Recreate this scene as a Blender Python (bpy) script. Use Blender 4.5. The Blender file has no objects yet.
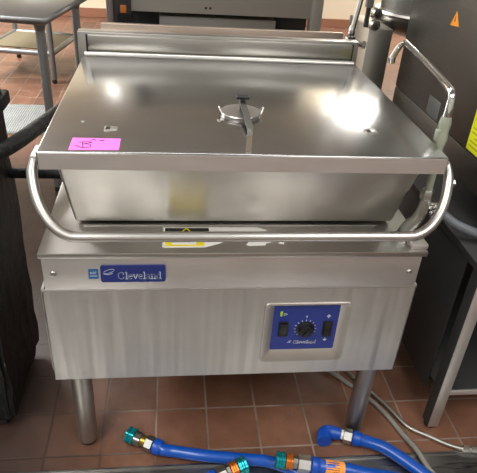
import bpy, bmesh, math, random
from mathutils import Vector, Matrix
random.seed(7)
PI = math.pi
C = bpy.context.scene.collection

# ------------------------------------------------------------------ helpers
def lin(c):
    return tuple(((v/255)/12.92 if v/255 <= .04045 else ((v/255+.055)/1.055)**2.4) for v in c)

class MB:
    """collects shapes and links them as ONE mesh object"""
    def __init__(s): s.bm = bmesh.new()
    def merge(s, b, mi=0):
        me = bpy.data.meshes.new('tmp'); 
        for f in b.faces: f.material_index = mi
        b.to_mesh(me); b.free(); s.bm.from_mesh(me); bpy.data.meshes.remove(me)
    def box(s, x0, x1, y0, y1, z0, z1, bev=0, seg=2, rot=None, mi=0):
        b = bmesh.new(); bmesh.ops.create_cube(b, size=1)
        for v in b.verts:
            v.co = Vector(((x0+x1)/2+v.co.x*(x1-x0), (y0+y1)/2+v.co.y*(y1-y0), (z0+z1)/2+v.co.z*(z1-z0)))
        if bev: bmesh.ops.bevel(b, geom=b.edges[:], offset=bev, segments=seg, profile=.5, affect='EDGES')
        if rot is not None: bmesh.ops.transform(b, matrix=rot, verts=b.verts)
        s.merge(b, mi); return s
    def hull8(s, pts, bev=0, seg=2, mi=0):
        """box-like solid from 8 points: bottom ring of four, top ring of four"""
        b = bmesh.new(); v = [b.verts.new(p) for p in pts]
        for q in ((3,2,1,0),(4,5,6,7),(0,1,5,4),(1,2,6,5),(2,3,7,6),(3,0,4,7)): b.faces.new([v[i] for i in q])
        bmesh.ops.recalc_face_normals(b, faces=b.faces[:])
        if bev: bmesh.ops.bevel(b, geom=b.edges[:], offset=bev, segments=seg, profile=.5, affect='EDGES')
        s.merge(b, mi); return s
    def rings(s, rings, cap=True, closed=True, mi=0):
        b = bmesh.new(); R = [[b.verts.new(p) for p in r] for r in rings]
        n = len(R[0])
        for a, c in zip(R, R[1:]):
            for i in range(n if closed else n-1):
                j = (i+1) % n
                b.faces.new((a[i], a[j], c[j], c[i]))
        if cap:
            b.faces.new(R[0][::-1]); b.faces.new(R[-1])
        bmesh.ops.recalc_face_normals(b, faces=b.faces[:])
        s.merge(b, mi); return s
    def tube(s, pts, r, n=14, res=6, mi=0, smooth=True):
        P = [Vector(p) for p in pts]
        rr = r if isinstance(r, (list, tuple)) else [r]*len(P)
        if smooth and len(P) > 2:
            Q = []; RR = []
            for i in range(len(P)-1):
                p0 = P[max(i-1, 0)]; p1 = P[i]; p2 = P[i+1]; p3 = P[min(i+2, len(P)-1)]
                for k in range(res):
                    t = k/res
                    Q.append(.5*((2*p1)+(p2-p0)*t+(2*p0-5*p1+4*p2-p3)*t*t+(3*p1-p0-3*p2+p3)*t**3))
                    RR.append(rr[i]*(1-t)+rr[i+1]*t)
            Q.append(P[-1]); RR.append(rr[-1]); P, rr = Q, RR
        T = [(P[min(i+1, len(P)-1)]-P[max(i-1, 0)]).normalized() for i in range(len(P))]
        a = T[0].orthogonal().normalized(); rings = []
        for i, p in enumerate(P):
            a = (a-T[i]*a.dot(T[i])).normalized(); c = T[i].cross(a)
            rings.append([p+(a*math.cos(2*PI*k/n)+c*math.sin(2*PI*k/n))*rr[i] for k in range(n)])
        return s.rings(rings, mi=mi)
    def lathe(s, prof, o, ax, n=28, gear=0, depth=0, mi=0):
        """prof: (radius, height along ax) from origin o; gear = ridges round it"""
        o = Vector(o); ax = Vector(ax).normalized(); a = ax.orthogonal().normalized(); c = ax.cross(a); rings = []
        for (r, h) in prof:
            ring = []
            for k in range(n):
                t = 2*PI*k/n
                q = r
                if gear: q = r-depth*(.5-.5*math.copysign(min(1, abs(math.sin(gear*t/2))**.5), math.sin(gear*t/2)))
                ring.append(o+ax*h+(a*math.cos(t)+c*math.sin(t))*max(q, 1e-5))
            rings.append(ring)
        return s.rings(rings, mi=mi)
    def prism(s, poly, axis, d0, d1, mi=0):
        """2D outline pushed along axis 'y' (poly = x,z) or 'z' (poly = x,y) or 'x' (poly = y,z)"""
        def P(p, d): return {'y': (p[0], d, p[1]), 'z': (p[0], p[1], d), 'x': (d, p[0], p[1])}[axis]
        return s.rings([[P(p, d0) for p in poly], [P(p, d1) for p in poly]], mi=mi)
    def stroke(s, pts, w, frame, th=.0004, mi=0):
        """ribbon of width w along 2D points laid on a surface by frame(u, v, lift)"""
        P = [Vector(p) for p in pts]
        for a, c in zip(P, P[1:]):
            d = (c-a); L = d.length
            if L < 1e-9: continue
            d /= L; n = Vector((-d.y, d.x))*w/2; a2 = a-d*w*.3; c2 = c+d*w*.3
            q = [a2-n, c2-n, c2+n, a2+n]
            s.rings([[frame(p.x, p.y, 0) for p in q], [frame(p.x, p.y, th) for p in q]], mi=mi)
        return s
    def build(s, name, mats, parent=None, root=None, ang=35, smooth=True):
        me = bpy.data.meshes.new(name); s.bm.to_mesh(me); s.bm.free()
        for m in (mats if isinstance(mats, (list, tuple)) else [mats]): me.materials.append(m)
        if smooth:
            for p in me.polygons: p.use_smooth = True
            me.set_sharp_from_angle(angle=math.radians(ang))
        o = bpy.data.objects.new(name, me); C.objects.link(o)
        if parent is not None:
            o.parent = parent
            if parent.type == 'EMPTY': o.matrix_parent_inverse = Matrix.Translation(-parent.location)
        return o

def thing(name, label, cat, loc, group=None):
    o = bpy.data.objects.new(name, None); C.objects.link(o); o.location = loc; o.empty_display_size = .05
    return tag(o, label, cat, group)
def tag(o, label, cat, group=None, kind=None):
    o['label'] = label; o['category'] = cat
    if group: o['group'] = group
    if kind: o['kind'] = kind
    return o
def struct(o): o['kind'] = 'structure'; return o
def plabel(o, l): o['label'] = l; return o

# ------------------------------------------------------------------ materials
def mat(name, col, rough=.5, metal=0., spec=.5, coat=0.):
    m = bpy.data.materials.new(name); m.use_nodes = True
    b = m.node_tree.nodes['Principled BSDF']
    b.inputs['Base Color'].default_value = (*lin(col), 1); b.inputs['Roughness'].default_value = rough
    b.inputs['Metallic'].default_value = metal; b.inputs['Specular IOR Level'].default_value = spec
    b.inputs['Coat Weight'].default_value = coat
    return m
def N(m, t, **kw):
    n = m.node_tree.nodes.new(t)
    for k, v in kw.items(): setattr(n, k, v)
    return n
def L(m, a, b): m.node_tree.links.new(a, b)
def bsdf(m): return m.node_tree.nodes['Principled BSDF']
def noise(m, scale, stretch=(1,1,1), detail=3, co='Object', rough=.5):
    tc = N(m, 'ShaderNodeTexCoord'); mp = N(m, 'ShaderNodeMapping'); mp.inputs['Scale'].default_value = stretch
    L(m, tc.outputs[co], mp.inputs[0]); n = N(m, 'ShaderNodeTexNoise')
    n.inputs['Scale'].default_value = scale; n.inputs['Detail'].default_value = detail; n.inputs['Roughness'].default_value = rough
    L(m, mp.outputs[0], n.inputs['Vector']); return n
def ramp(m, src, stops):
    r = N(m, 'ShaderNodeValToRGB'); e = r.color_ramp.elements
    while len(e) < len(stops): e.new(.5)
    for i, (p, c) in enumerate(stops):
        e[i].position = p; e[i].color = (*c, 1) if len(c) == 3 else c
    L(m, src, r.inputs[0]); return r
def g(v): return (v, v, v)

def steel(name, col, rough, stretch=(1,1,1), grain=60, var=.08, bump=.0, bscale=6, bstretch=None, aniso=0., cvar=.06):
    m = mat(name, col, rough, 1.)
    n = noise(m, grain, stretch, 4)
    r = ramp(m, n.outputs['Fac'], [(.3, g(max(.03, rough-var))), (.7, g(rough+var))])
    L(m, r.outputs[0], bsdf(m).inputs['Roughness'])
    n2 = noise(m, 7, (1,1,1), 5); c = lin(col)
    r2 = ramp(m, n2.outputs['Fac'], [(.3, tuple(v*(1-cvar) for v in c)), (.7, tuple(min(1, v*(1+cvar)) for v in c))])
    L(m, r2.outputs[0], bsdf(m).inputs['Base Color'])
    if bump:
        n3 = noise(m, bscale, bstretch or stretch, 1)
        b = N(m, 'ShaderNodeBump'); b.inputs['Strength'].default_value = 1; b.inputs['Distance'].default_value = bump
        L(m, n3.outputs['Fac'], b.inputs['Height']); L(m, b.outputs[0], bsdf(m).inputs['Normal'])
    if aniso:
        bsdf(m).inputs['Anisotropic'].default_value = aniso
    return m

M = {}
M['lid'] = steel('brushed lid steel', (172,171,168), .20, (1,1,1), 3, .02, .0003, 4, (1,1,1))
M['skirt'] = steel('brushed steel', (216,212,207), .48, (2,50,50), 5, .04)
M['panel'] = steel('rippled steel panel', (214,211,206), .40, (2,40,40), 5, .03, .0045, 1, (30,1,1.5))
M['pan'] = steel('pan steel', (216,212,205), .40, (1,1,1), 5, .03, .0006, 3, (2,2,1))
M['plate'] = steel('worn top steel', (182,179,173), .34, (1,1,1), 12, .06, .0003, 8)
M['tube'] = steel('polished tube steel', (190,187,181), .36, (1,1,1), 2, .02)
M['leg'] = steel('leg steel', (176,171,163), .42, (60,60,2), 5, .05)
M['chrome'] = steel('chrome', (220,220,218), .09, (1,1,1), 20, .03)
M['dullchrome'] = steel('dull fitting metal', (168,168,161), .33, (1,1,1), 40, .1)
M['oven'] = steel('dark oven steel', (114,114,110), .42, (3,3,40), 5, .04, .0003, 3)
M['ovenlow'] = steel('dark lower oven steel', (112,112,110), .42, (3,3,3), 30, .08)
M['rear'] = steel('rear steel', (170,167,160), .34, (2,40,40), 5, .04)
M['warm'] = steel('warm ledge steel', (172,156,143), .38, (2,40,40), 5, .04)
M['grey'] = steel('galvanised leg', (150,154,154), .5, (1,1,1), 40, .1)
M['tabletop'] = steel('table steel', (168,170,170), .36, (1,1,1), 6, .03)
M['mach'] = mat('grey machine panel', (150,150,142), .5, .2)
M['bezel'] = steel('bezel steel', (200,196,189), .42, (1,1,1), 60, .05)
M['trench'] = steel('trench cover steel', (150,148,144), .36, (2,40,40), 9, .1)
M['dark'] = mat('dark grey steel', (56,56,55), .55, .3)
M['black'] = mat('black plastic', (20,20,21), .38)
M['blackmetal'] = mat('dark recess', (30,29,28), .6, .3)
M['blue'] = mat('blue enamel plate', (31,48,124), .35)
M['platebl'] = mat('blue name plate', (30,44,112), .4)
M['white'] = mat('white lettering', (214,218,224), .5)
M['silverink'] = mat('silver lettering', (188,196,208), .4)
M['nsf'] = mat('bright blue sticker', (34,88,138), .45)
M['stkwhite'] = mat('white label paper', (232,230,222), .55)
M['stkblack'] = mat('black label ink', (24,23,22), .5)
M['stkyellow'] = mat('yellow label ink', (235,215,30), .5)
M['yelgreen'] = mat('yellow green notice', (222,226,20), .5)
M['yelgreen2'] = mat('faded notice lines', (168,166,26), .5)
M['pink'] = mat('pink tape', (255,112,214), .5)
M['ink'] = mat('purple black ink', (70,20,70), .6)
M['orange'] = mat('orange warning sticker', (226,140,18), .5)
M['led'] = mat('green indicator', (160,196,30), .3)
M['teal'] = mat('teal anodised collar', (22,142,150), .25, .7)
M['brassor'] = mat('orange anodised ring', (206,116,44), .3, .7)
M['brass'] = mat('brass', (150,130,62), .35, .9)
M['hose'] = mat('blue coated hose', (14,76,166), .30, 0, .5, .15)
M['bluecap'] = mat('blue coated elbow', (14,72,166), .34)
M['hosetag'] = mat('orange hose label', (247,160,66), .5)
M['hosetagtext'] = mat('label print', (150,80,20), .6)
M['greyhose'] = mat('grey rubber hose', (112,116,122), .5)
M['cable'] = mat('grey cable', (132,128,120), .55)
M['braid'] = steel('braided steel hose', (176,172,162), .4, (1,1,1), 200, .12)
M['wall'] = mat('cream painted wall', (232,218,190), .7); M['walln'] = mat('off-white painted wall', (206,206,202), .7)
M['ceil'] = mat('ceiling tile', (206,206,204), .8)
M['cove'] = mat('brown cove base tile', (150,104,80), .5)
M['stamp'] = mat('brown stopper', (70,60,54), .6)
M['tape'] = mat('grey green thread tape', (142,146,126), .75)

# anisotropic stretch of reflections on the rolled sheets
def add_aniso(m, val, rot):
    bsdf(m).inputs['Anisotropic'].default_value = val; bsdf(m).inputs['Anisotropic Rotation'].default_value = rot
    t = N(m, 'ShaderNodeTangent'); t.direction_type = 'RADIAL'; t.axis = 'Z'
    L(m, t.outputs[0], bsdf(m).inputs['Tangent'])
add_aniso(M['pan'], .9, .25)
add_aniso(M['panel'], .5, 0)

# charred, greasy black
m = M['char'] = mat('grease caked black steel', (14,14,14), .55, 0, .3)
n = noise(m, 90, (1,1,.25), 8, rough=.8)
r = ramp(m, n.outputs['Fac'], [(.42, lin((7,7,7))), (.60, lin((15,15,14))), (.70, lin((120,116,110)))]); L(m, r.outputs[0], bsdf(m).inputs['Base Color'])  # pale flecks in the colour stand in for glints along with scratches
r = ramp(m, n.outputs['Fac'], [(.3, g(.35)), (.7, g(.75))]); L(m, r.outputs[0], bsdf(m).inputs['Roughness'])
n = noise(m, 60, (1,1,.3), 6); b = N(m, 'ShaderNodeBump'); b.inputs['Strength'].default_value = .9; b.inputs['Distance'].default_value = .006
L(m, n.outputs['Fac'], b.inputs['Height']); L(m, b.outputs[0], bsdf(m).inputs['Normal'])

# quarry tile floor
TS = .1524; TX, TY = -.1268, -.0082
m = M['floor'] = mat('brown quarry tile', (120,86,68), .5)
tc = N(m, 'ShaderNodeTexCoord'); mp = N(m, 'ShaderNodeMapping'); mp.inputs['Location'].default_value = (-TX+20*TS, -TY+20*TS, 0)
L(m, tc.outputs['Object'], mp.inputs[0])
bk = N(m, 'ShaderNodeTexBrick'); bk.offset = 0; bk.squash = 1
for k, v in (('Scale', 1), ('Mortar Size', .0032), ('Mortar Smooth', .25), ('Bias', 0), ('Brick Width', TS), ('Row Height', TS)): bk.inputs[k].default_value = v
bk.inputs['Color1'].default_value = (*lin((126,86,65)), 1); bk.inputs['Color2'].default_value = (*lin((103,70,53)), 1)
L(m, mp.outputs[0], bk.inputs['Vector'])
ng = noise(m, 5, (1,1,1), 6)
gr = ramp(m, ng.outputs['Fac'], [(.32, lin((84,66,56))), (.66, lin((160,142,126)))]); sx_ = N(m, 'ShaderNodeSeparateXYZ'); L(m, tc.outputs['Object'], sx_.inputs[0])
def mrange(src, a, b):
    r_ = N(m, 'ShaderNodeMapRange'); r_.inputs[1].default_value = a; r_.inputs[2].default_value = b; L(m, src, r_.inputs[0]); return r_.outputs[0]
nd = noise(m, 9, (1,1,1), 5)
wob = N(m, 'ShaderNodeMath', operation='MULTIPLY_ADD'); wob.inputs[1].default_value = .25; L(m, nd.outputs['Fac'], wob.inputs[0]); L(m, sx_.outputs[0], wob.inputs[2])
joint_x = mrange(wob.outputs[0], -.30, .12)          # joints go darker to the left
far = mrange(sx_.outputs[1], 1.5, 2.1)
mxd = N(m, 'ShaderNodeMath', operation='MAXIMUM'); L(m, joint_x, mxd.inputs[0]); L(m, far, mxd.inputs[1])
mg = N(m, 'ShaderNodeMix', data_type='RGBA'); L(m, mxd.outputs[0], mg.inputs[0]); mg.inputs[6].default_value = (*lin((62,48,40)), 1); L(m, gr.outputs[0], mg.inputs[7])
L(m, mg.outputs[2], bk.inputs['Mortar'])
n1 = noise(m, 14, (1,1,1), 8, rough=.65)
r1 = ramp(m, n1.outputs['Fac'], [(.28, g(.72)), (.72, g(1.14))])
mx = N(m, 'ShaderNodeMix', data_type='RGBA', blend_type='MULTIPLY'); mx.inputs[0].default_value = 1
L(m, bk.outputs['Color'], mx.inputs[6]); L(m, r1.outputs[0], mx.inputs[7])
# pale scuffs and dark specks of dirt
n2 = noise(m, 3.2, (1,1,1), 7, rough=.7)
r2 = ramp(m, n2.outputs['Fac'], [(.60, g(0)), (.80, g(.4))])
mx2 = N(m, 'ShaderNodeMix', data_type='RGBA'); L(m, r2.outputs[0], mx2.inputs[0]); L(m, mx.outputs[2], mx2.inputs[6]); mx2.inputs[7].default_value = (*lin((170,140,120)), 1)
n3 = noise(m, 55, (1,1,1), 2)
r3 = ramp(m, n3.outputs['Fac'], [(.74, g(0)), (.78, g(.8))])
mx3 = N(m, 'ShaderNodeMix', data_type='RGBA'); L(m, r3.outputs[0], mx3.inputs[0]); L(m, mx2.outputs[2], mx3.inputs[6]); mx3.inputs[7].default_value = (*lin((40,30,26)), 1)
tile_x = mrange(wob.outputs[0], -.38, -.06)  # tiles go darker to the left, except far back
mxg = N(m, 'ShaderNodeMath', operation='MAXIMUM'); L(m, tile_x, mxg.inputs[0]); L(m, far, mxg.inputs[1])
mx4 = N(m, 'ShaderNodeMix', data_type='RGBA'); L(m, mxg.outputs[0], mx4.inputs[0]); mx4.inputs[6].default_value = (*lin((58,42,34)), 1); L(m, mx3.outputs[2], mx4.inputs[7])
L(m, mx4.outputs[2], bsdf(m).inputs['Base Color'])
rr = ramp(m, n1.outputs['Fac'], [(.3, g(.34)), (.7, g(.56))]); L(m, rr.outputs[0], bsdf(m).inputs['Roughness'])
b = N(m, 'ShaderNodeBump'); b.inputs['Strength'].default_value = .6; b.inputs['Distance'].default_value = .004; b.invert = True
L(m, bk.outputs['Fac'], b.inputs['Height']); L(m, b.outputs[0], bsdf(m).inputs['Normal'])

# ------------------------------------------------------------------ letters
def arc(cx, cy, rx, ry, a0, a1, n=12):
    return [(cx+rx*math.cos(math.radians(a0+(a1-a0)*i/n)), cy+ry*math.sin(math.radians(a0+(a1-a0)*i/n))) for i in range(n+1)]
GLYPH = {   # serif letter strokes on an x-height of 1
 'C': (1.45, [arc(.72,.75,.62,.75,50,310,18), [(1.12,1.32),(1.16,.98)], [(1.12,.18),(1.2,.36)]]),
 'l': (.55, [[(.28,1.5),(.28,0)], [(.06,1.5),(.28,1.5)], [(.04,0),(.52,0)]]),
 'e': (1.0, [[(.12,.55),(.86,.55)]+arc(.5,.5,.38,.5,8,310,16)]),
 'v': (1.0, [[(.1,1),(.5,0),(.9,1)], [(-.04,1),(.28,1)], [(.74,1),(1.04,1)]]),
 'a': (.98, [arc(.42,.72,.30,.28,160,0,8)+[(.72,.1),(.95,0)], arc(.40,.24,.30,.24,20,340,14)]),
 'n': (1.1, [[(.24,1),(.24,0)], [(.04,1),(.24,1)], [(.04,0),(.46,0)], [(.24,.72)]+arc(.55,.68,.29,.32,150,0,8)+[(.84,0)], [(.64,0),(1.06,0)]]),
 'd': (1.06, [arc(.46,.5,.36,.5,40,320,14), [(.8,1.5),(.8,0),(1.0,0)], [(.6,1.5),(.8,1.5)]]),
 'N': (1.1, [[(.15,0),(.15,1.4),(.9,0),(.9,1.4)]]),
 'S': (1.0, [arc(.48,1.05,.34,.35,40,250,8)+arc(.48,.36,.36,.36,80,-140,8)]),
 'F': (.95, [[(.15,0),(.15,1.4),(.85,1.4)], [(.15,.75),(.7,.75)]]),
}
def write(mb, text, u0, v0, h, frame, w=.16, sx=1., slant=0., mi=0):
    u = u0
    for ch in text:
        adv, strokes = GLYPH[ch]
        for s in strokes: mb.stroke([(u+(p[0]+slant*p[1])*h*sx, v0+p[1]*h) for p in s], w*h, frame, mi=mi)
        u += adv*h*sx*1.04
    return u
def width(text, h, sx=1): return sum(GLYPH[c][0]*h*sx*1.04 for c in text)

# ------------------------------------------------------------------ the room
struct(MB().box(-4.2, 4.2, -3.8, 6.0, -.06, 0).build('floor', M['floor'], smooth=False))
struct(MB().box(-4.2, 4.2, -3.8, 6.0, 2.8, 2.86).build('ceiling', M['ceil'], smooth=False))
struct(MB().box(-4.2, 4.2, 5.9, 6.0, 0, 2.8).build('wall_back', M['wall'], smooth=False))
struct(MB().box(-4.3, -4.2, -3.8, 6.0, 0, 2.8).build('wall_left', M['walln'], smooth=False))
struct(MB().box(4.2, 4.3, -3.8, 6.0, 0, 2.8).build('wall_right', M['walln'], smooth=False))
struct(MB().box(-4.2, 4.2, -3.9, -3.8, 0, 2.8).build('wall_front', M['walln'], smooth=False))
struct(MB().box(-4.2, 4.2, 5.885, 5.9, 0, .10, .004).build('baseboard_back', M['cove'], smooth=False))

# ------------------------------------------------------------------ tilting braising pan
XC = .0725
pan = thing('braising_pan', 'large stainless steel tilting braising pan on a cabinet with round legs', 'cooking pan', (XC, .35, 0))
o = MB().box(-.366, .5105, .024, .70, .300, .670).build('cabinet', M['rear'], pan)

# lower front panel: sheet with a window for the recessed control panel
X0, X1, Z0, Z1 = -.3724, .5154, .2982, .5753
hx0, hx1, hz0, hz1 = .147, .3605, .343, .530
b = MB()
yf, yb = -.004, .003
bm = bmesh.new()
gx = [X0, hx0, hx1, X1]; gz = [Z0, hz0, hz1, Z1]
V = [[bm.verts.new((x, yf, z)) for z in gz] for x in gx]
for i in range(3):
    for j in range(3):
        if (i, j) != (1, 1): bm.faces.new((V[i][j], V[i+1][j], V[i+1][j+1], V[i][j+1]))
b.merge(bm)
b.box(X0, X1, yf, yb, Z1-.0001, Z1+.0035, .0012)      # folded top lip
b.box(X0, X0+.002, yf, .34, Z0, Z1)                   # returns round the sides
b.box(X1-.002, X1, yf, .34, Z0, Z1)
b.box(X0, X1, yf, .03, Z0-.0015, Z0)
front = b.build('front_panel', M['panel'], pan)
MB().box(X1, X1+.010, .012, .69, Z0+.018, Z1-.004, .001).build('side_panel', M['skirt'], pan)
MB().box(X0-.006, X0, .012, .69, Z0+.018, Z1-.004, .001).build('side_panel', M['skirt'], pan)
up = MB().box(-.3645, .5095, -.0035, .02, .5795, .6735, .001).build('upper_front_panel', M['skirt'], pan)
for (x, z) in ((-.342, .625), (.487, .621)):
    MB().lathe([(.0072,-.0005),(.0072,.001),(.0055,.0032),(.002,.0042)], (x, -.0035, z), (0,-1,0), 20).build('bolt', M['dullchrome'], up)
# name plate
pl = MB()
def rrect(x0, x1, z0, z1, r, n=5):
    P = []
    for (cx, cz, a) in ((x1-r, z1-r, 0), (x0+r, z1-r, 90), (x0+r, z0+r, 180), (x1-r, z0+r, 270)):
        P += arc(cx, cz, r, r, a, a+90, n)
    return P
pl.prism(rrect(-.2385, -.0935, .6025, .6485, .006), 'y', -.0068, -.0035)
npl = pl.build('name_plate', M['platebl'], up)
fr = lambda y: (lambda u, v, t: (u, y-t, v))
lt = MB(); h = .0122; tx = 'Cleveland'
sx = .098/width(tx, h); write(lt, tx, -.2005, .6115, h, fr(-.0068), .17, sx)
lt.stroke(arc(-.220, .6325, .0120, .0046, 200, 520, 22), .0017, lambda u, v, t: (u, -.0068-t, v+(u+.220)*.33))
lt.stroke([(-.231,.6255),(-.222,.6235),(-.212,.6275)], .0016, fr(-.0068))
plabel(lt.build('lettering', M['silverink'], npl), 'silver lettering and swoosh emblem')
pl = MB().prism(rrect(-.2655, -.2435, .6105, .6375, .0015), 'y', -.0042, -.0035)
st = pl.build('approval_sticker', M['nsf'], up); plabel(st, 'small square bright blue sticker')
lt = MB(); write(lt, 'NSF', -.2615, .6240, .0042, fr(-.0042), .2, 1.08); lt.stroke([(-.262,.6185),(-.247,.6185)], .0012, fr(-.0042)); lt.build('lettering', M['white'], st)

# control panel, recessed
ix0, ix1, iz0, iz1, iy = .1700, .3375, .3735, .5190, .0035
def rect(x0, x1, z0, z1, y, r, n=4): return [(p[0], y, p[1]) for p in rrect(x0, x1, z0, z1, r, n)]
b = MB()
b.rings([rect(hx0-.003, hx1+.003, hz0-.003, hz1+.003, -.0042, .012), rect(hx0-.002, hx1+.002, hz0-.002, hz1+.002, -.0078, .012),
         rect(hx0+.003, hx1-.003, hz0+.003, hz1-.003, -.0078, .011), rect(ix0, ix1, iz0, iz1, iy, .004), rect(ix0, ix1, iz0, iz1, iy+.004, .004)], cap=False)
cp = b.build('control_panel', M['bezel'], pan); plabel(cp, 'recessed steel control panel with a blue face')
face = MB().box(ix0-.001, ix1+.001, iy, iy+.004, iz0-.001, iz1+.001).build('panel_face', M['blue'], cp)
# dial knob with ticks
kc = (.2555, iy, .4425)
b = MB(); b.lathe([(.0235,0),(.0235,.004),(.0195,.006),(.0180,.014),(.015,.0155),(0.001,.0155)], kc, (0,-1,0), 36, 18, .0012)
b.box(kc[0]-.0025, kc[0]+.0025, iy-.019, iy-.014, kc[2]-.013, kc[2]+.013, .0008, rot=Matrix.Translation(kc) @ Matrix.Rotation(math.radians(35), 4, 'Y') @ Matrix.Translation([-v for v in kc]))
b.build('dial_knob', M['black'], cp)
b = MB()
sc_ = MB()
for k in range(13):
    a = math.radians(225-k*22.5)
    sc_.stroke([(kc[0]+0.0245*math.cos(a), kc[2]+.0245*math.sin(a)), (kc[0]+.0290*math.cos(a), kc[2]+.0290*math.sin(a))], .0022 if k in (3,4,5,6,7) else .0012, fr(iy), .0003)
sc_.build('dial_scale', M['silverink'], cp)
MB().stroke([(kc[0]-.002, .4815), (kc[0]+.0005, .4845), (kc[0]+.0005, .4775)], .0014, fr(iy)).build('dial_mark', M['white'], cp)
b = MB()
b.stroke(arc(.1985, .4905, .0035, .0028, 0, 360, 8), .002, fr(iy)); b.stroke([(.2015,.4905),(.2045,.4905)], .0018, fr(iy))
b.build('power_mark', M['white'], cp); b = MB()
h = .0064; sx = .060/width(tx, h); write(b, tx, .2285, .3930, h, fr(iy), .22, sx, .18)
b.stroke([(.2145,.3965),(.2185,.3990),(.2215,.3965)], .0014, fr(iy)); b.stroke([(.219,.4015),(.2235,.4015)], .0016, fr(iy))
b.build('face_lettering', M['white'], cp)
for (z, s) in ((.4815, 1), (.4055, -1)):
    b = MB()     # arrows above and below the right switch
    b.stroke([(.3115, z-s*.004), (.3115, z+s*.004)], .0026, fr(iy)); b.stroke([(.3075, z), (.3115, z+s*.005), (.3155, z)], .0022, fr(iy)); b.build('arrow_mark', M['white'], cp)
for x, tilt in ((.1985, 9), (.3125, -9)):
    b = MB().box(x-.0125, x+.0125, iy-.003, iy+.001, .4195, .4665, .0015)
    c = Vector((x, iy-.004, .443))
    b.box(x-.010, x+.010, iy-.0085, iy-.001, .4225, .4635, .002, rot=Matrix.Translation(c) @ Matrix.Rotation(math.radians(tilt), 4, 'X') @ Matrix.Translation(-c))
    s_ = b.build('rocker_switch', M['black'], cp)
plabel(MB().box(.1865, .1925, iy-.003, iy+.001, .4855, .5000, .001).build('indicator_light', M['led'], cp), 'small lime green indicator light')

# legs
for (x, y) in ((-.3183,.045), (.4661,.045), (-.3183,.62), (.4661,.62)):
    lg = MB().lathe([(.0262,.016),(.0270,.018),(.0270,.302)], (x, y, 0), (0,0,1), 32).build('leg', M['leg'], pan)
    MB().lathe([(.019,0),(.021,.003),(.021,.016)], (x, y, 0), (0,0,1), 28).build('foot', M['black'], lg)

# cabinet top plate
tp = MB().box(-.3693, .5171, -.0123, .70, .6703, .6844, .0022).build('top_plate', M['plate'], pan)
MB().box(-.285, .428, .104, .113, .6844, .6872, .001).build('drip_rail', M['tube'], tp)
# warning label on the top plate, half torn away
b = MB(); zt = .6844
b.prism([(-.101,.0125),(-.098,.0105),(-.005,.0105),(.000,.013),(.030,.027),(.050,.040),(.09,.05),(.115,.07),(.150,.0835),(.125,.0985),(-.100,.0985)], 'z', zt, zt+.0004)
wl = b.build('warning_label', M['stkwhite'], tp); plabel(wl, 'torn white warning label with black header and yellow blocks')
MB().prism([(-.095,.0765),(.008,.0765),(.008,.0945),(-.095,.0945)], 'z', zt+.0004, zt+.0007).build('label_header', M['stkblack'], wl)
b = MB(); b.stroke([(-.054,.080),(-.0455,.0925),(-.037,.080)], .003, lambda u, v, t: (u, v, zt+.0007+t))
b.prism([(-.094,.016),(-.006,.016),(-.006,.072),(-.094,.072)], 'z', zt+.0004, zt+.0007)
b.build('label_print', M['stkyellow'], wl)
MB().prism([(-.080,.022),(-.024,.022),(-.024,.037),(-.080,.037)], 'z', zt+.0007, zt+.0009).build('label_text_block', M['stkwhite'], wl)
MB().prism([(-.004,.034),(.035,.0405),(.012,.0405),(-.012,.0395)], 'z', zt+.0004, zt+.0008).build('label_edge', M['stkblack'], wl)
b = MB()
b.prism([(.090,.019),(.100,.0165),(.135,.0185),(.137,.027),(.150,.030),(.146,.038),(.128,.0405),(.098,.0365),(.094,.028)], 'z', zt, zt+.0004)
b.prism([(.166,.026),(.178,.024),(.181,.030),(.170,.035)], 'z', zt, zt+.0004)
plabel(b.build('torn_label', M['stkwhite'], tp), 'torn scraps of white label paper')

# pan body with a sloped front
b = MB()
b.hull8([(-.306,.116,.6895),(.470,.116,.6895),(.470,.575,.6895),(-.306,.575,.6895), (-.310,-.012,.9115),(.457,-.012,.9115),(.457,.59,.9115),(-.310,.59,.9115)], .008, 3)
b.box(.02, .12, .2, .5, .6844, .693)
pb = b.build('pan_body', M['pan'], pan)
for s, x in ((-1, -.318), (1, .475)):
    MB().lathe([(.030,-.02),(.030,.03),(.018,.034),(.018,.04)], (x-s*.008, .42, .79), (s,0,0), 24).build('trunnion', M['dullchrome'], pb)
    MB().box(x-.012, x+.012, .36, .48, .6844, .83, .003).build('trunnion_bracket', M['skirt'], pan)

# lid
LX0, LX1, LY0, LY1, LZ = -.329, .4737, -.0658, .608, .9463
b = MB().box(LX0, LX1, LY0, LY1, LZ-.0356, LZ, .003, 3)
lid = b.build('lid', M['lid'], pan)
# the front skirt has its own brushed grain
MB().box(LX0+.003, LX1-.003, LY0-.0012, LY0+.0005, LZ-.0352, LZ-.0030).build('front_skirt', M['skirt'], lid)
f = lambda u, v, t: (u, v, LZ+t)
pk = MB().prism([(-.2715,-.0565),(-.1788,-.0535),(-.1792,.0015),(-.2712,.0025)], 'z', LZ, LZ+.0005).build('pink_tape', M['pink'], lid); plabel(pk, 'bright pink tape with a hand-drawn mark')
ff = lambda u, v, t: (u, v, LZ+.0005+t)
b = MB(); b.stroke([(-.250,-.018),(-.246,-.044)], .0022, ff); b.stroke([(-.256,-.022),(-.243,-.014),(-.232,-.020),(-.247,-.028)]+arc(-.243,-.037,.011,.009,80,-120,8)+[(-.256,-.040),(-.262,-.034)], .0020, ff)
b.stroke([(-.236,-.010),(-.230,-.004),(-.226,-.010)], .002, ff); b.stroke([(-.218,-.010),(-.211,-.008)], .0036, ff)
b.build('ink_mark', M['ink'], pk)
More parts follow.
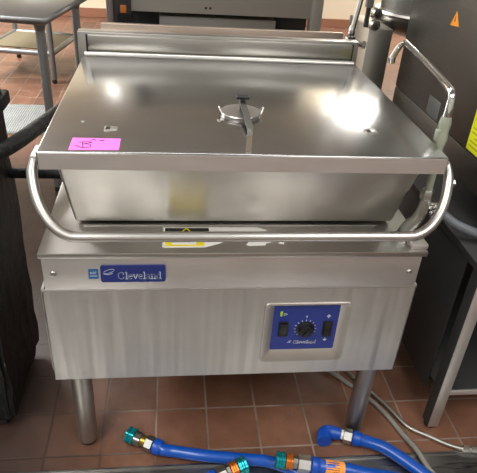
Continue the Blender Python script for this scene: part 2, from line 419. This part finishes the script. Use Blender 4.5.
for x, y in ((-.203,.053), (.351,.067)):
    s_ = MB().box(x-.013, x+.013, y-.012, y+.012, LZ, LZ+.0022, .0006).build('lid_latch_plate', M['tube'], lid)
    MB().box(x-.010, x-.001, y-.008, y+.008, LZ+.0020, LZ+.0027).build('slot', M['blackmetal'], s_)
MB().lathe([(.0045,0),(.004,.0015),(.001,.0022)], (-.263,.089,LZ), (0,0,1), 14).build('rivet', M['dullchrome'], lid)
# vent with its swivel cover
vx, vy = .0745, .152
b = MB().lathe([(.0430,0),(.0430,.004),(.0450,.0055),(.0465,.008),(.0450,.0100),(.0405,.0092),(.030,.0088),(.001,.0086)], (vx, vy, LZ), (0,0,1), 48)
vc = b.build('vent_cover', M['tube'], lid)
for s in (-1, 1):
    MB().tube([(vx+s*.043,vy-.012,LZ+.006),(vx+s*.0490,vy-.006,LZ+.017),(vx+s*.0495,vy+.006,LZ+.017),(vx+s*.043,vy+.012,LZ+.006)], .0017, 8).build('wire_ear', M['tube'], vc)
b = MB(); b.tube([(vx+.004,vy+.012,LZ+.008),(vx+.003,vy+.012,LZ+.036)], .0070, 14)
b.box(vx-.012, vx+.019, vy+.004, vy+.020, LZ+.033, LZ+.042, .0035, 3)
plabel(b.build('vent_knob', M['black'], vc), 'black vent knob')
b = MB()
def sec(xc, y, z, w=.0068, t=.003): return [(xc-w, y, z), (xc+w, y, z), (xc+w, y, z+t), (xc-w, y, z+t)]
b.rings([sec(vx+.003, vy+.014, LZ+.026), sec(vx+.006, vy-.04, LZ+.018), sec(vx+.0075, .040, LZ+.009)]); b.build('lift_strap', M['oven'], vc)
b = MB(); b.rings([sec(vx+.0075, .0425, LZ+.0, .0062, .012), sec(vx+.007, .038, LZ+.0, .0062, .012)])
b.rings([sec(vx+.007, .0385, LZ, .0058, .0045), sec(vx-.0075, -.058, LZ, .0058, .0035)]); b.build('strap_hinge', M['chrome'], vc)

# lifting handle
def hp(x, s):
    t = s/.158; return (x, -.03-.09*t, .93-.1350*t)
P = [hp(XC-.413, .010), hp(XC-.414, .022), hp(XC-.416, .038)]
for k in range(1, 9):
    a = PI/2*k/8; P.append(hp(XC-.330-.086*math.cos(a), .030+.128*math.sin(a)))
for k in range(1, 9): P.append(hp(XC-.330+.66*k/9, .158))
for k in range(8, 0, -1):
    a = PI/2*k/8; P.append(hp(XC+.330+.088*math.cos(a), .030+.128*math.sin(a)))
P += [hp(XC+.418, .038), hp(XC+.417, .022), hp(XC+.416, .010)]
hd = MB().tube(P, [.0065,.0085]+[.0106]*(len(P)-4)+[.0085,.0065], 18, 4).build('lifting_handle', M['tube'], pan)
for s, x in ((-1, LX0), (1, LX1)):
    xo = XC+s*.417
    MB().box(min(x, xo)-.0005, max(x, xo)+.0005, -.044, .010, .909, .928, .003).build('handle_bracket', M['skirt'], hd)
    if s > 0: MB().lathe([(.008,-.004),(.008,.004),(.005,.006),(.001,.006)], (xo+s*.009, -.058, .887), (s,0,0), 6).build('bolt', M['dullchrome'], hd)

# rear housing with hinge
rh = MB().box(-.345, .481, .640, .678, .6844, 1.006, .003).build('rear_housing', M['rear'], pan)
MB().box(-.3165, .4600, .630, .642, .955, .9985, .002).build('rear_cover', M['rear'], rh)
MB().box(-.3215, -.3165, .632, .641, .950, .999).build('gap', M['blackmetal'], rh)
MB().box(.4600, .4640, .632, .641, .950, .999).build('gap', M['blackmetal'], rh)
MB().tube([(LX0+.004,.618,.9475),(LX1-.008,.618,.9475)], .0085, 14).build('hinge_rod', M['tube'], lid)

# ------------------------------------------------------------------ faucet beside the pan
fa = thing('filler_faucet', 'chrome swivel spout faucet at the right corner of the braising pan', 'faucet', (.500,.06,.6844))
fx, fy_ = .5075, .054
b = MB().tube([(fx,fy_,.985),(fx+.001,fy_+.001,1.015),(fx+.002,fy_+.008,1.036),(fx+.006,fy_+.05,1.044),(fx+.028,.28,1.047),(fx+.047,.455,1.048),(fx+.049,.478,1.046),(fx+.044,.497,1.034),(fx+.036,.503,1.012),(fx+.031,.505,.996)],
              [.0088,.0088,.0086,.0082,.0080,.0080,.0080,.0082,.0088,.0092], 14)
sp = b.build('spout', M['chrome'], fa)
b = MB(); b.lathe([(.0105,0),(.0105,.014),(.0085,.015)], (fx+.031,.505,.984), (0,0,1), 16); b.build('spout_tip', M['chrome'], sp)
b = MB(); b.tube([(fx-.002,fy_-.008,.925),(fx-.001,fy_-.004,.94),(fx,fy_-.002,.958),(fx,fy_,.975),(fx,fy_,.99)], [.0095,.0130,.0112,.0135,.0105], 9, 3)
b.box(fx-.017, fx-.008, fy_-.010, fy_+.004, .935, .962, .003)
plabel(b.build('taped_joint', M['tape'], fa), 'joint wrapped in pale thread tape')
MB().tube([(fx-.002,fy_-.008,.93),(fx-.004,fy_-.014,.80)], .0085, 14).build('riser_pipe', M['tape'], fa)
b = MB(); b.lathe([(.013,0),(.0155,.004),(.0155,.022),(.013,.026)], (fx-.004,fy_-.013,.795), (0,.05,1), 6); b.build('hex_nut', M['dullchrome'], fa)
b = MB(); b.tube([(fx-.004,fy_-.013,.80),(fx-.005,fy_-.012,.765),(fx-.010,fy_-.006,.735),(fx-.018,fy_+.002,.715),(fx-.022,fy_+.006,.6850)], [.011,.0135,.015,.018,.024], 16)
b.build('elbow_body', M['dullchrome'], fa)
b = MB()
for k in range(4): b.lathe([(.0100,0),(.0135,.002),(.0135,.007),(.010,.009)], (fx+.012+k*.0045,fy_-.018-k*.003,.786-k*.0095), (.4,-.25,-.85), 18)
b.build('ribbed_connector', M['chrome'], fa)
MB().box(fx-.03, fx+.012, fy_-.055, fy_-.02, .6844, .696, .002).build('base_clip', M['skirt'], fa)

# grey drain hose running under the oven
tag(MB().tube([(.590,.220,.6915),(.605,.204,.6885),(.640,.197,.670),(.675,.175,.650),(.715,.155,.6385),(.760,.142,.629),(.84,.13,.624),(.95,.12,.624)], .0125, 14).build('drain_hose', M['greyhose']),
    'grey rubber hose running from the pan to under the dark oven', 'hose')

# ------------------------------------------------------------------ grease blackened rack at the left
br = thing('blackened_cart', 'tall black grease-caked steel cart at the left edge', 'cart', (-.66, .18, 0))
bm = bmesh.new(); bmesh.ops.create_cube(bm, size=1)
for v in bm.verts: v.co = Vector((-.675+v.co.x*.31, .265+v.co.y*.36, .465+v.co.z*.845))
bmesh.ops.bevel(bm, geom=bm.edges[:], offset=.012, segments=2, affect='EDGES')
bmesh.ops.subdivide_edges(bm, edges=[e for e in bm.edges if e.calc_length() > .1], cuts=14, use_grid_fill=True)
for v in bm.verts: v.co += Vector((random.uniform(-.005,.003), random.uniform(-.005,.003), random.uniform(-.003,.003)))
b = MB(); b.merge(bm); body = b.build('cart_body', M['char'], br)
b = MB().box(-.560, -.500, .37, .445, .862, .897, .006); b.tube([(-.522,.40,.89),(-.521,.40,.912)], [.014,.012], 10); b.lathe([(.013,0),(.013,.012),(.006,.018),(.001,.019)], (-.521,.40,.908), (0,0,1), 6)
b.build('top_bolt', M['char'], br)
b = MB().tube([(-.60,.08,.80),(-.545,.19,.797),(-.481,.31,.7945),(-.432,.49,.790),(-.395,.64,.785)], [.020,.020,.020,.020,.020], 16)
plabel(b.build('pipe_arm', M['char'], br), 'thick black pipe reaching behind the pan lid')
MB().tube([(-.53,.40,.676),(-.42,.40,.676),(-.380,.40,.676)], .0145, 14).build('dark_band', M['char'], br)  # black band between the cart and the pan, below the lid
for (x, y) in ((-.565,.13), (-.80,.13), (-.565,.38), (-.80,.38)):
    b = MB().lathe([(.012,-.013),(.030,-.012),(.033,-.008),(.033,.008),(.030,.012),(.012,.013)], (x, y, .033), (1,0,0), 22); b.box(x-.02, x+.02, y-.012, y+.012, .035, .07, .003)
    b.build('caster', M['black'], br)

# ------------------------------------------------------------------ oven on its stand at the right
st = thing('oven_stand', 'steel stand with square legs and low shelf carrying the dark oven', 'stand', (1.1, .42, 0))
SX0, SX1, SY0, SY1 = .690, 1.52, .030, .815
MB().box(SX0-.004, SX1, SY0-.02, SY1, .590, .612, .002).build('top_tray', M['dark'], st)
for x0 in (SX0+.008, SX1-.045):
    for y0 in (SY0+.003, SY1-.045):
        lg = MB().box(x0, x0+.033, y0-.002, y0+.038, .012, .590, .002).build('leg', M['dark'], st); plabel(MB().box(x0+.001, x0+.034, y0-.004, y0-.001, .012, .590, .001).build('leg_lit_front', M['skirt'], lg), 'brushed steel leg front, lighter than the shade-darkened sides')  # side shade put into the dark leg colour; added strip keeps the front lit
        b = MB().lathe([(.016,0),(.017,.002),(.017,.006),(.010,.008),(.010,.014)], (x0+.017, y0+.017, 0), (0,0,1), 18); b.build('foot', M['black'], lg)
MB().box(SX0+.006, SX0+.012, SY0+.075, SY1-.05, .105, .590, .001).build('side_panel', M['dark'], st)
MB().box(SX0+.02, SX1-.02, SY1-.06, SY1-.05, .13, .590, .001).build('back_panel', M['blackmetal'], st)
sh = MB().box(SX0+.030, SX1-.02, SY0+.040, SY1-.05, .112, .128, .001).build('lower_shelf', M['dark'], st); MB().box(SX0+.030, SX1-.02, SY0+.032, SY0+.040, .110, .130, .002).build('shelf_edge', M['skirt'], sh)

ov = thing('combi_oven', 'big dark stainless oven with warning stickers at the right', 'oven', (1.1, .42, .612))
OX0, OX1, OY0, OY1 = .750, 1.52, .060, .955
MB().box(OX0, OX1, OY0, OY1, .787, 1.70, .004).build('oven_body', M['oven'], ov)
MB().box(OX0+.001, OX1, OY0, OY1, .697, .7855, .003).build('base_band', M['ovenlow'], ov)
for x in (OX0+.05, OX1-.05):
    for y in (OY0+.14, OY1-.22):
        MB().lathe([(.022,.612),(.024,.616),(.024,.63),(.016,.635),(.016,.700)], (x, y, 0), (0,0,1), 20).build('foot', M['black'], ov)
dr = MB().box(OX0+.03, OX1-.22, OY0-.045, OY0, .82, 1.67, .006).build('oven_door', M['oven'], ov)
MB().tube([(OX1-.27,OY0-.045,1.05),(OX1-.27,OY0-.085,1.06),(OX1-.27,OY0-.085,1.45),(OX1-.27,OY0-.045,1.46)], .011, 12).build('door_handle', M['tube'], dr)
ws = MB().prism([(.612,1.112),(.637,1.068),(.580,1.074)], 'x', OX0-.0006, OX0+.0002).build('warning_triangle', M['orange'], ov); plabel(ws, 'small orange triangle sticker')
MB().prism([(.6125,1.100),(.616,1.082),(.609,1.082)], 'x', OX0-.0010, OX0-.0005).build('exclamation_mark', M['stkblack'], ws)
yn = MB().prism([(.358,.793),(.245,.793),(.245,.925),(.358,.925)], 'x', OX0-.0006, OX0+.0002).build('notice_label', M['yelgreen'], ov); plabel(yn, 'bright yellow-green notice label')
b = MB()
for k in range(9):
    b.box(OX0-.0010, OX0-.0005, .260, .347-.02*(k % 3 == 2), .805+k*.0125, .809+k*.0125)
b.build('notice_lines', M['yelgreen2'], yn)
MB().box(OX0-.0015, OX0+.0005, .565, .655, .790, .850, .0005).build('rating_plate', mat('grey rating plate', (84,86,84), .5), ov)

# ------------------------------------------------------------------ steel ledge, pipe and kettle behind the pan
b = MB().box(-.286, .449, .708, .722, 0, 1.017, .003); b.box(-.286, .449, .722, .742, .0, .03)
tag(b.build('splash_panel', M['warm']), 'steel splash panel with warm sheen standing directly behind the braising pan', 'panel')
wp = thing('water_pipe', 'thin chrome water pipe with fittings at the rear right of the pan', 'pipe', (.50, .83, 0))
MB().tube([(.512,.83,0),(.512,.83,.985)], .010, 12).build('lower_pipe', M['dullchrome'], wp)
MB().tube([(.512,.83,.985),(.514,.83,1.01),(.536,.83,1.20),(.56,.83,1.60)], .0085, 12).build('upper_pipe', M['chrome'], wp)
b = MB().lathe([(.010,0),(.017,.003),(.017,.018),(.012,.021),(.012,.035),(.009,.05)], (.512,.83,.965), (0,0,1), 8); b.build('coupling', M['chrome'], wp)
b = MB().tube([(.512,.83,.972),(.53,.825,.965),(.548,.815,.960)], [.009,.011,.009], 12); b.lathe([(.013,0),(.013,.012),(.006,.014)], (.548,.815,.960), (1,-.3,-.1), 8); b.build('side_valve', M['chrome'], wp)
b = MB().tube([(.508,.832,.975),(.48,.836,.970),(.468,.838,.985)], .0055, 10); b.build('valve_lever', M['chrome'], wp)

sk = thing('steam_kettle', 'round steel kettle on a pedestal in the rear right corner behind the spout', 'kettle', (.66, 1.0, 0))
MB().box(.610, .700, .950, 1.20, 0, .985, .004).build('pedestal', M['rear'], sk)
KC = (.885, 1.17)
kb = MB().lathe([(.02,.925),(.10,.93),(.14,.95),(.16,.98),(.16,1.0)], (*KC, 0), (0,0,1), 40).build('kettle_bowl', M['rear'], sk)
MB().lathe([(.16,1.0),(.182,1.002),(.186,1.010),(.182,1.018),(.16,1.02)], (*KC, 0), (0,0,1), 40).build('rim', M['tube'], sk)
MB().lathe([(.160,1.02),(.160,1.13),(.15,1.15),(.08,1.165),(.01,1.17)], (*KC, 0), (0,0,1), 40).build('kettle_cover', M['oven'], sk)
MB().box(.68, .76, 1.10, 1.22, .935, .985, .004).build('trunnion', M['rear'], sk)
for z in (.999, 1.038):
    MB().lathe([(.008,-.012),(.017,-.010),(.019,0),(.017,.010),(.008,.012)], (.626,.945,z), (.3,-1,0), 20).build('valve_knob', M['dullchrome'], sk)
MB().box(.592, .618, .965, .985, 1.05, 1.14, .004).build('gauge_column', M['grey'], sk); MB().box(.598, .612, .97, .982, .985, 1.05).build('column_stem', M['dark'], sk)

# ------------------------------------------------------------------ dish machine behind
dm = thing('dish_machine', 'wide grey steel machine with a dark open band standing behind the pan', 'dishwasher', (.22, 3.3, 0))
MX0, MX1, MY = -.505, .955, 3.0
MB().box(MX0+.03, MX1-.03, MY+.30, MY+.9, .05, 2.05).build('inner_body', M['dark'], dm)
MB().box(MX0+.05, MX1-.04, MY, MY+.35, .625, 2.1, .006).build('hood_panel', M['mach'], dm)
for x in (.155, .185): MB().lathe([(.008,0),(.006,.004),(.001,.005)], (x, MY, .665), (0,-1,0), 10).build('screw', M['blackmetal'], dm)
MB().box(-.16, .66, MY+.10, MY+.35, .30, .585, .004).build('lower_panel', M['mach'], dm)
MB().box(MX0+.12, MX1-.05, MY+.02, MY+.30, .28, .46, .004).build('tank_front', M['mach'], dm)
pt = MB().box(MX1-.075, MX1, MY-.04, MY+.06, 0, 2.1, .005).build('post', M['mach'], dm)
MB().lathe([(.014,0),(.012,.008),(.001,.010)], (MX1-.035, MY-.04, .56), (0,-1,0), 12).build('post_bolt', M['dullchrome'], pt)
MB().box(MX0, MX0+.045, MY-.03, MY+.06, 0, 2.1, .005).build('post', M['tabletop'], dm)
cc = MB().box(MX0+.045, MX0+.16, MY-.02, MY+.2, .50, 2.1, .005).build('control_column', M['dark'], dm)
plabel(MB().box(MX0+.09, MX0+.13, MY-.028, MY-.018, .615, .665, .003).build('indicator_plate', mat('amber plate', (176,104,40), .4), cc), 'amber indicator plate')
b = MB()
for i in range(7): b.box(MX0+.07, MX0+.20, MY-.032, MY-.026, .495+i*.018, .502+i*.018)
for i in range(7): b.box(MX0+.07+i*.0205, MX0+.077+i*.0205, MY-.034, MY-.028, .495, .611)
b.build('wire_grille', M['black'], cc)

# ------------------------------------------------------------------ tables at the rear left
def rot_pt(K, a, u, v, z): # u to the left along the front edge, v along the right edge
    ca, sa = math.cos(a), math.sin(a)
    return (K[0]-u*ca+v*sa, K[1]+u*sa+v*ca, z)
def table(name, label, K, a, W, D, H, lr, inset, ins2, shelf, top_m, leg_m, lip=.032):
    t = thing(name, label, 'table', rot_pt(K, a, W/2, D/2, 0))
    b = MB(); pr = [[rot_pt(K, a, u, v, z) for (u, v) in ((e,e),(W-e,e),(W-e,D-e),(e,D-e))] for (z, e) in ((H-lip,.008),(H-lip*.8,0),(H-.008,0),(H,.010))]
    b.rings(pr); tp = b.build('tabletop', top_m, t, ang=60)
    for (u, v) in ((inset, ins2), (W-inset, ins2), (inset, D-ins2), (W-inset, D-ins2)):
        lg = MB().tube([rot_pt(K, a, u, v, .03), rot_pt(K, a, u, v, H-lip)], lr, 16, smooth=False).build('leg', leg_m, t)
        p = rot_pt(K, a, u, v, 0); MB().lathe([(lr*.7,0),(lr*1.0,.006),(lr*.8,.034)], p, (0,0,1), 14).build('foot', M['black'], lg)
        MB().lathe([(lr*1.02,-.045),(lr*1.35,-.02),(lr*1.5,0)], rot_pt(K, a, u, v, H-lip), (0,0,1), 16).build('leg_socket', leg_m, lg)
    if shelf == 'bars':
        z = .22; c = [(inset, ins2), (W-inset, ins2), (W-inset, D-ins2), (inset, D-ins2)]
        for i in range(4):
            MB().tube([rot_pt(K, a, *c[i], z), rot_pt(K, a, *c[(i+1) % 4], z)], lr*.95, 12, smooth=False).build('stretcher', leg_m, t)
        b = MB(); b.rings([[rot_pt(K, a, u, v, z+.03*q) for (u, v) in ((inset,ins2+.1),(W-inset,ins2+.1),(W-inset,D-ins2),(inset,D-ins2))] for q in (0, .3)])
        b.build('undershelf', M['tanshelf'], t)
    return t
M['tanshelf'] = mat('tan shelf board', (112,102,78), .6)
table('prep_table', 'stainless prep table with rounded edge and grey legs at the upper left', (-.597,1.46), math.radians(9), 1.5, .76, .87, .021, .075, .125, None, M['tabletop'], M['grey'])
table('work_table', 'low-braced table standing farther back behind the prep table legs', (-.93,3.33), math.radians(9), .62, .72, .80, .021, .05, .05, 'bars', M['tabletop'], M['grey'])

# floor grate seen between cart and pan
gt = thing('floor_grate', 'pale grey metal floor grate behind the black cart', 'grate', (-1.1, 2.61, 0))
MB().box(-1.9, -.45, 2.34, 2.87, 0, .005).build('frame', M['grey'], gt)
b = MB()
for k in range(98): b.box(-1.88+k*.0144, -1.871+k*.0144, 2.36, 2.85, .004, .009)
b.build('bars', steel('grate bars', (196,202,204), .5, (1,1,1), 30, .1), gt)

# trench cover in front
b = MB().box(-1.6, 1.9, -1.0, -.058, 0, .004); b.box(-1.4, 1.6, -.066, -.056, 0, .0085, .0015)
tc_ = tag(b.build('trench_cover', M['trench']), 'flat steel trench cover along the bottom edge under the blue hoses', 'trench cover')

# ------------------------------------------------------------------ hoses
def coupling(root, tip, d, order='quick'):
    """fittings along d starting at tip; returns where the hose begins"""
    tip = Vector(tip); d = Vector(d).normalized()
    cu = MB().lathe([(.015,0),(.022,.001),(.0245,.003),(.0245,.009),(.0225,.011),(.0225,.016),(.0245,.018),(.0245,.026),(.020,.028)], tip, d, 48, 12, .0022).build('collar', M['teal'], root)
    plabel(cu, 'ridged teal collar')
    return tip, d
def hex_nut(root, o, d, r, h, m, name='hex_nut'):
    return MB().lathe([(r*.85,0),(r,.002),(r,h-.002),(r*.85,h)], o, d, 6).build(name, m, root)

h1 = thing('gas_hose', 'blue hose with teal and brass coupling lying across the tiles, leftmost tip', 'hose', (-.13, -.005, 0), 'blue coated gas hoses')
tip = Vector((-.2075,.0385,.026)); d = Vector((.062,-.0325,-.003)).normalized()
coupling(h1, tip, d)
plabel(MB().lathe([(.017,.026),(.0205,.028),(.0205,.046),(.016,.048)], tip, d, 36, 9, .003).build('ring', M['dullchrome'], h1), 'slotted grey ring')
MB().lathe([(.014,.046),(.0165,.048),(.0165,.062),(.012,.064)], tip, d, 24).build('sleeve', M['brass'], h1)
hex_nut(h1, tip+d*.062, d, .0225, .024, M['dullchrome'])
p = tip+d*.086
MB().lathe([(.018,0),(.0225,.003),(.0225,.020),(.019,.026)], p, d, 24).build('ferrule', M['bluecap'], h1)
MB().tube([p+d*.015, p+d*.035, (-.075,-.022,.0195), (-.002,-.044,.0265), (.11,-.064,.0275), (.20,-.080,.0270), (.30,-.135,.0235), (.40,-.195,.0235), (.52,-.27,.0235)], .0168, 18).build('hose', M['hose'], h1)

h2 = thing('gas_hose', 'blue hose with orange label and teal, orange and silver coupling', 'hose', (.30, -.10, .0), 'blue coated gas hoses')
tip = Vector((.1985,-.1005,.0680)); d = Vector((.126,-.024,-.006)).normalized()
coupling(h2, tip, d)
plabel(MB().lathe([(.018,.027),(.0225,.029),(.0225,.034),(.0205,.036),(.0205,.040),(.0225,.042),(.0225,.047),(.016,.049)], tip, d, 48, 12, .0018).build('ring', M['brassor'], h2), 'orange ring')
MB().lathe([(.0145,.047),(.016,.049),(.016,.060),(.013,.062)], tip, d, 8).build('sleeve', M['dullchrome'], h2)
hex_nut(h2, tip+d*.061, d, .0235, .036, M['tube'])
p = tip+d*.097
MB().lathe([(.018,0),(.0225,.003),(.0225,.018),(.019,.024)], p, d, 24).build('ferrule', M['bluecap'], h2)
q = [p+d*.012, p+d*.04, (.383,-.1325,.0570), (.45,-.144,.045), (.545,-.158,.0300), (.595,-.195,.0235), (.63,-.27,.0235)]
hz = MB().tube(q, .0185, 18).build('hose', M['hose'], h2)
d2 = (Vector((.385,-.1328,.0567))-Vector((.328,-.1250,.0612))).normalized(); lo = Vector((.331,-.1254,.0610))
hl = MB().lathe([(.0188,0),(.0192,.001),(.0192,.052),(.0188,.053)], lo, d2, 28).build('hose_label', M['hosetag'], hz); plabel(hl, 'orange printed label')
b = MB()
side = Vector((0,-.55,.83)); up_ = d2.cross(side).normalized()
for (s0, s1, a) in ((.018,.036,28), (.016,.040,-8), (.016,.040,-26), (.022,.040,-44)):
    ra = math.radians(a+62); nrm = Vector((0,-math.cos(ra),math.sin(ra))); nrm = (nrm-d2*nrm.dot(d2)).normalized()
    tg = d2.cross(nrm)
    for k in range(3):
        c0 = lo+d2*(s0+(s1-s0)*k/3)+nrm*.0193; c1 = lo+d2*(s0+(s1-s0)*(k+.75)/3)+nrm*.0193; w_ = tg*.0011
        b.rings([[c0-w_, c1-w_, c1+w_, c0+w_], [v+nrm*.0004 for v in (c0-w_, c1-w_, c1+w_, c0+w_)]])
b.build('print', M['hosetagtext'], hl)

h3 = thing('gas_hose', 'blue hose ending in a blue right-angle elbow beside the front right leg', 'hose', (.42, 0, 0), 'blue coated gas hoses')
e0 = Vector((.360,-.006,.0235))
b = MB().tube([e0+Vector((.002,-.010,0)), e0+Vector((.003,.000,0)), e0+Vector((.007,.014,.002)), e0+Vector((.020,.022,.002)), e0+Vector((.040,.018,.001)), e0+Vector((.056,.013,0))], [.0215,.0222,.0215,.0210,.0195,.0180], 20)
b.build('elbow', M['bluecap'], h3)
d = Vector((.030,-.0125,0)).normalized(); p = e0+Vector((.052,.0145,.001))
MB().lathe([(.013,0),(.0145,.002),(.0145,.014),(.013,.016)], p, d, 20).build('thread', M['stkwhite'], h3)
hex_nut(h3, p+d*.013, d, .0225, .026, M['tube'])
p = p+d*.039
MB().lathe([(.018,0),(.0222,.003),(.0222,.020),(.019,.026)], p, d, 24).build('ferrule', M['bluecap'], h3)
MB().tube([p+d*.015, p+d*.045, (.530,-.048,.0275), (.572,-.090,.0275), (.617,-.138,.0235), (.655,-.19,.0235), (.685,-.27,.0235)], .0180, 18).build('hose', M['hose'], h3)

h4 = thing('gas_hose', 'blue hose mostly out of frame, its orange and teal tip at the bottom centre', 'hose', (.05, -.13, .0), 'blue coated gas hoses')
tip = Vector((.121,-.1005,.0560)); d = Vector((-.096,-.033,-.012)).normalized()
coupling(h4, tip, d)
plabel(MB().lathe([(.018,.027),(.0225,.029),(.0225,.034),(.0205,.036),(.0205,.040),(.0225,.042),(.0225,.047),(.016,.049)], tip, d, 48, 12, .0018).build('ring', M['brassor'], h4), 'orange ring')
MB().lathe([(.015,.048),(.0200,.050),(.0200,.058),(.016,.061)], tip, d, 8).build('sleeve', M['dullchrome'], h4)
hex_nut(h4, tip+d*.060, d, .0225, .028, M['stkwhite'] if False else M['tube'])
p = tip+d*.088
MB().lathe([(.018,0),(.0222,.003),(.0222,.020),(.019,.026)], p, d, 24).build('ferrule', M['bluecap'], h4)
MB().tube([p+d*.015, p+d*.045, (-.04,-.165,.0300), (-.12,-.21,.0235), (-.25,-.29,.0235)], .0182, 18).build('hose', M['hose'], h4)

tag(MB().tube([(.30,.42,.008),(.40,.335,.008),(.470,.255,.008),(.541,.165,.008),(.584,.090,.008),(.614,.004,.009),(.632,-.058,.0165),(.648,-.123,.0125),(.70,-.21,.0125),(.80,-.28,.0125)], .0075, 12).build('power_cable', M['cable']),
    'straight grey cable running forward past the right leg to the bottom edge', 'cable')
bh = thing('braided_hose', 'thin braided grey hose curving to a fitting at the lower right corner', 'hose', (.6, .07, 0))
MB().tube([(.40,.42,.008),(.49,.30,.008),(.561,.185,.008),(.602,.112,.008),(.622,.066,.008),(.645,.030,.008),(.693,-.004,.008),(.735,-.034,.009),(.775,-.058,.0145)], .0068, 12).build('hose', M['braid'], bh)
MB().lathe([(.007,0),(.0098,.002),(.0098,.016),(.007,.018),(.007,.024),(.0105,.026),(.0105,.05)], (.772,-.0565,.0150), (.9,-.12,.03), 8).build('end_fitting', M['chrome'], bh)

# ------------------------------------------------------------------ light
def area(name, loc, sx, sy, power, col=(.99,.985,.985), rot=(0,0,0)):
    l = bpy.data.lights.new(name, 'AREA'); l.shape = 'RECTANGLE'; l.size = sx; l.size_y = sy; l.energy = power; l.color = col
    o = bpy.data.objects.new(name, l); C.objects.link(o); o.location = loc; o.rotation_euler = rot; return o
area('unseen_ceiling_lamp', (-1.5, -1.5, 2.78), 1.2, 2.2, 85)
area('unseen_ceiling_lamp', (1.2, -1.8, 2.78), 1.2, 2.2, 55)
area('unseen_ceiling_lamp', (-.1, .9, 2.78), 1.4, .5, 22)  # unseen, added to brighten the machine front and splash panel
area('unseen_ceiling_lamp', (-2.8, 3.4, 2.78), 1.2, 1.4, 280)
area('lid_streak_light', (-1.10, 5.87, 2.50), .09, .50, 1.6, rot=(-PI/2,0,0))  # unseen source added for the bright streak reflected in the lid
area('unseen_ceiling_lamp', (2.85, 5.13, 2.78), 1.4, 1.45, 125)
w = bpy.data.worlds.new('world'); bpy.context.scene.world = w; w.use_nodes = True
w.node_tree.nodes['Background'].inputs[0].default_value = (.9,.92,1,1); w.node_tree.nodes['Background'].inputs[1].default_value = .02

# ------------------------------------------------------------------ camera
cam = bpy.data.cameras.new('camera'); co = bpy.data.objects.new('camera', cam); C.objects.link(co)
R = Vector((.99295179,-.10123801,.06162466)); U = Vector((.00153618,.53090625,.84742917)); F = Vector((.11850896,.84136165,-.52731983))
co.matrix_world = Matrix(((R.x,U.x,-F.x,-.08104948),(R.y,U.y,-F.y,-1.05796753),(R.z,U.z,-F.z,1.38327666),(0,0,0,1)))
cam.sensor_width = 36; cam.lens = 36*564.2376/477; cam.sensor_fit = 'HORIZONTAL'; cam.clip_start = .02
sc = bpy.context.scene; sc.camera = co
sc.view_settings.view_transform = 'Standard'; sc.view_settings.look = 'None'; sc.view_settings.gamma = 1; sc.view_settings.use_curve_mapping = False
sc.view_settings.exposure = .12
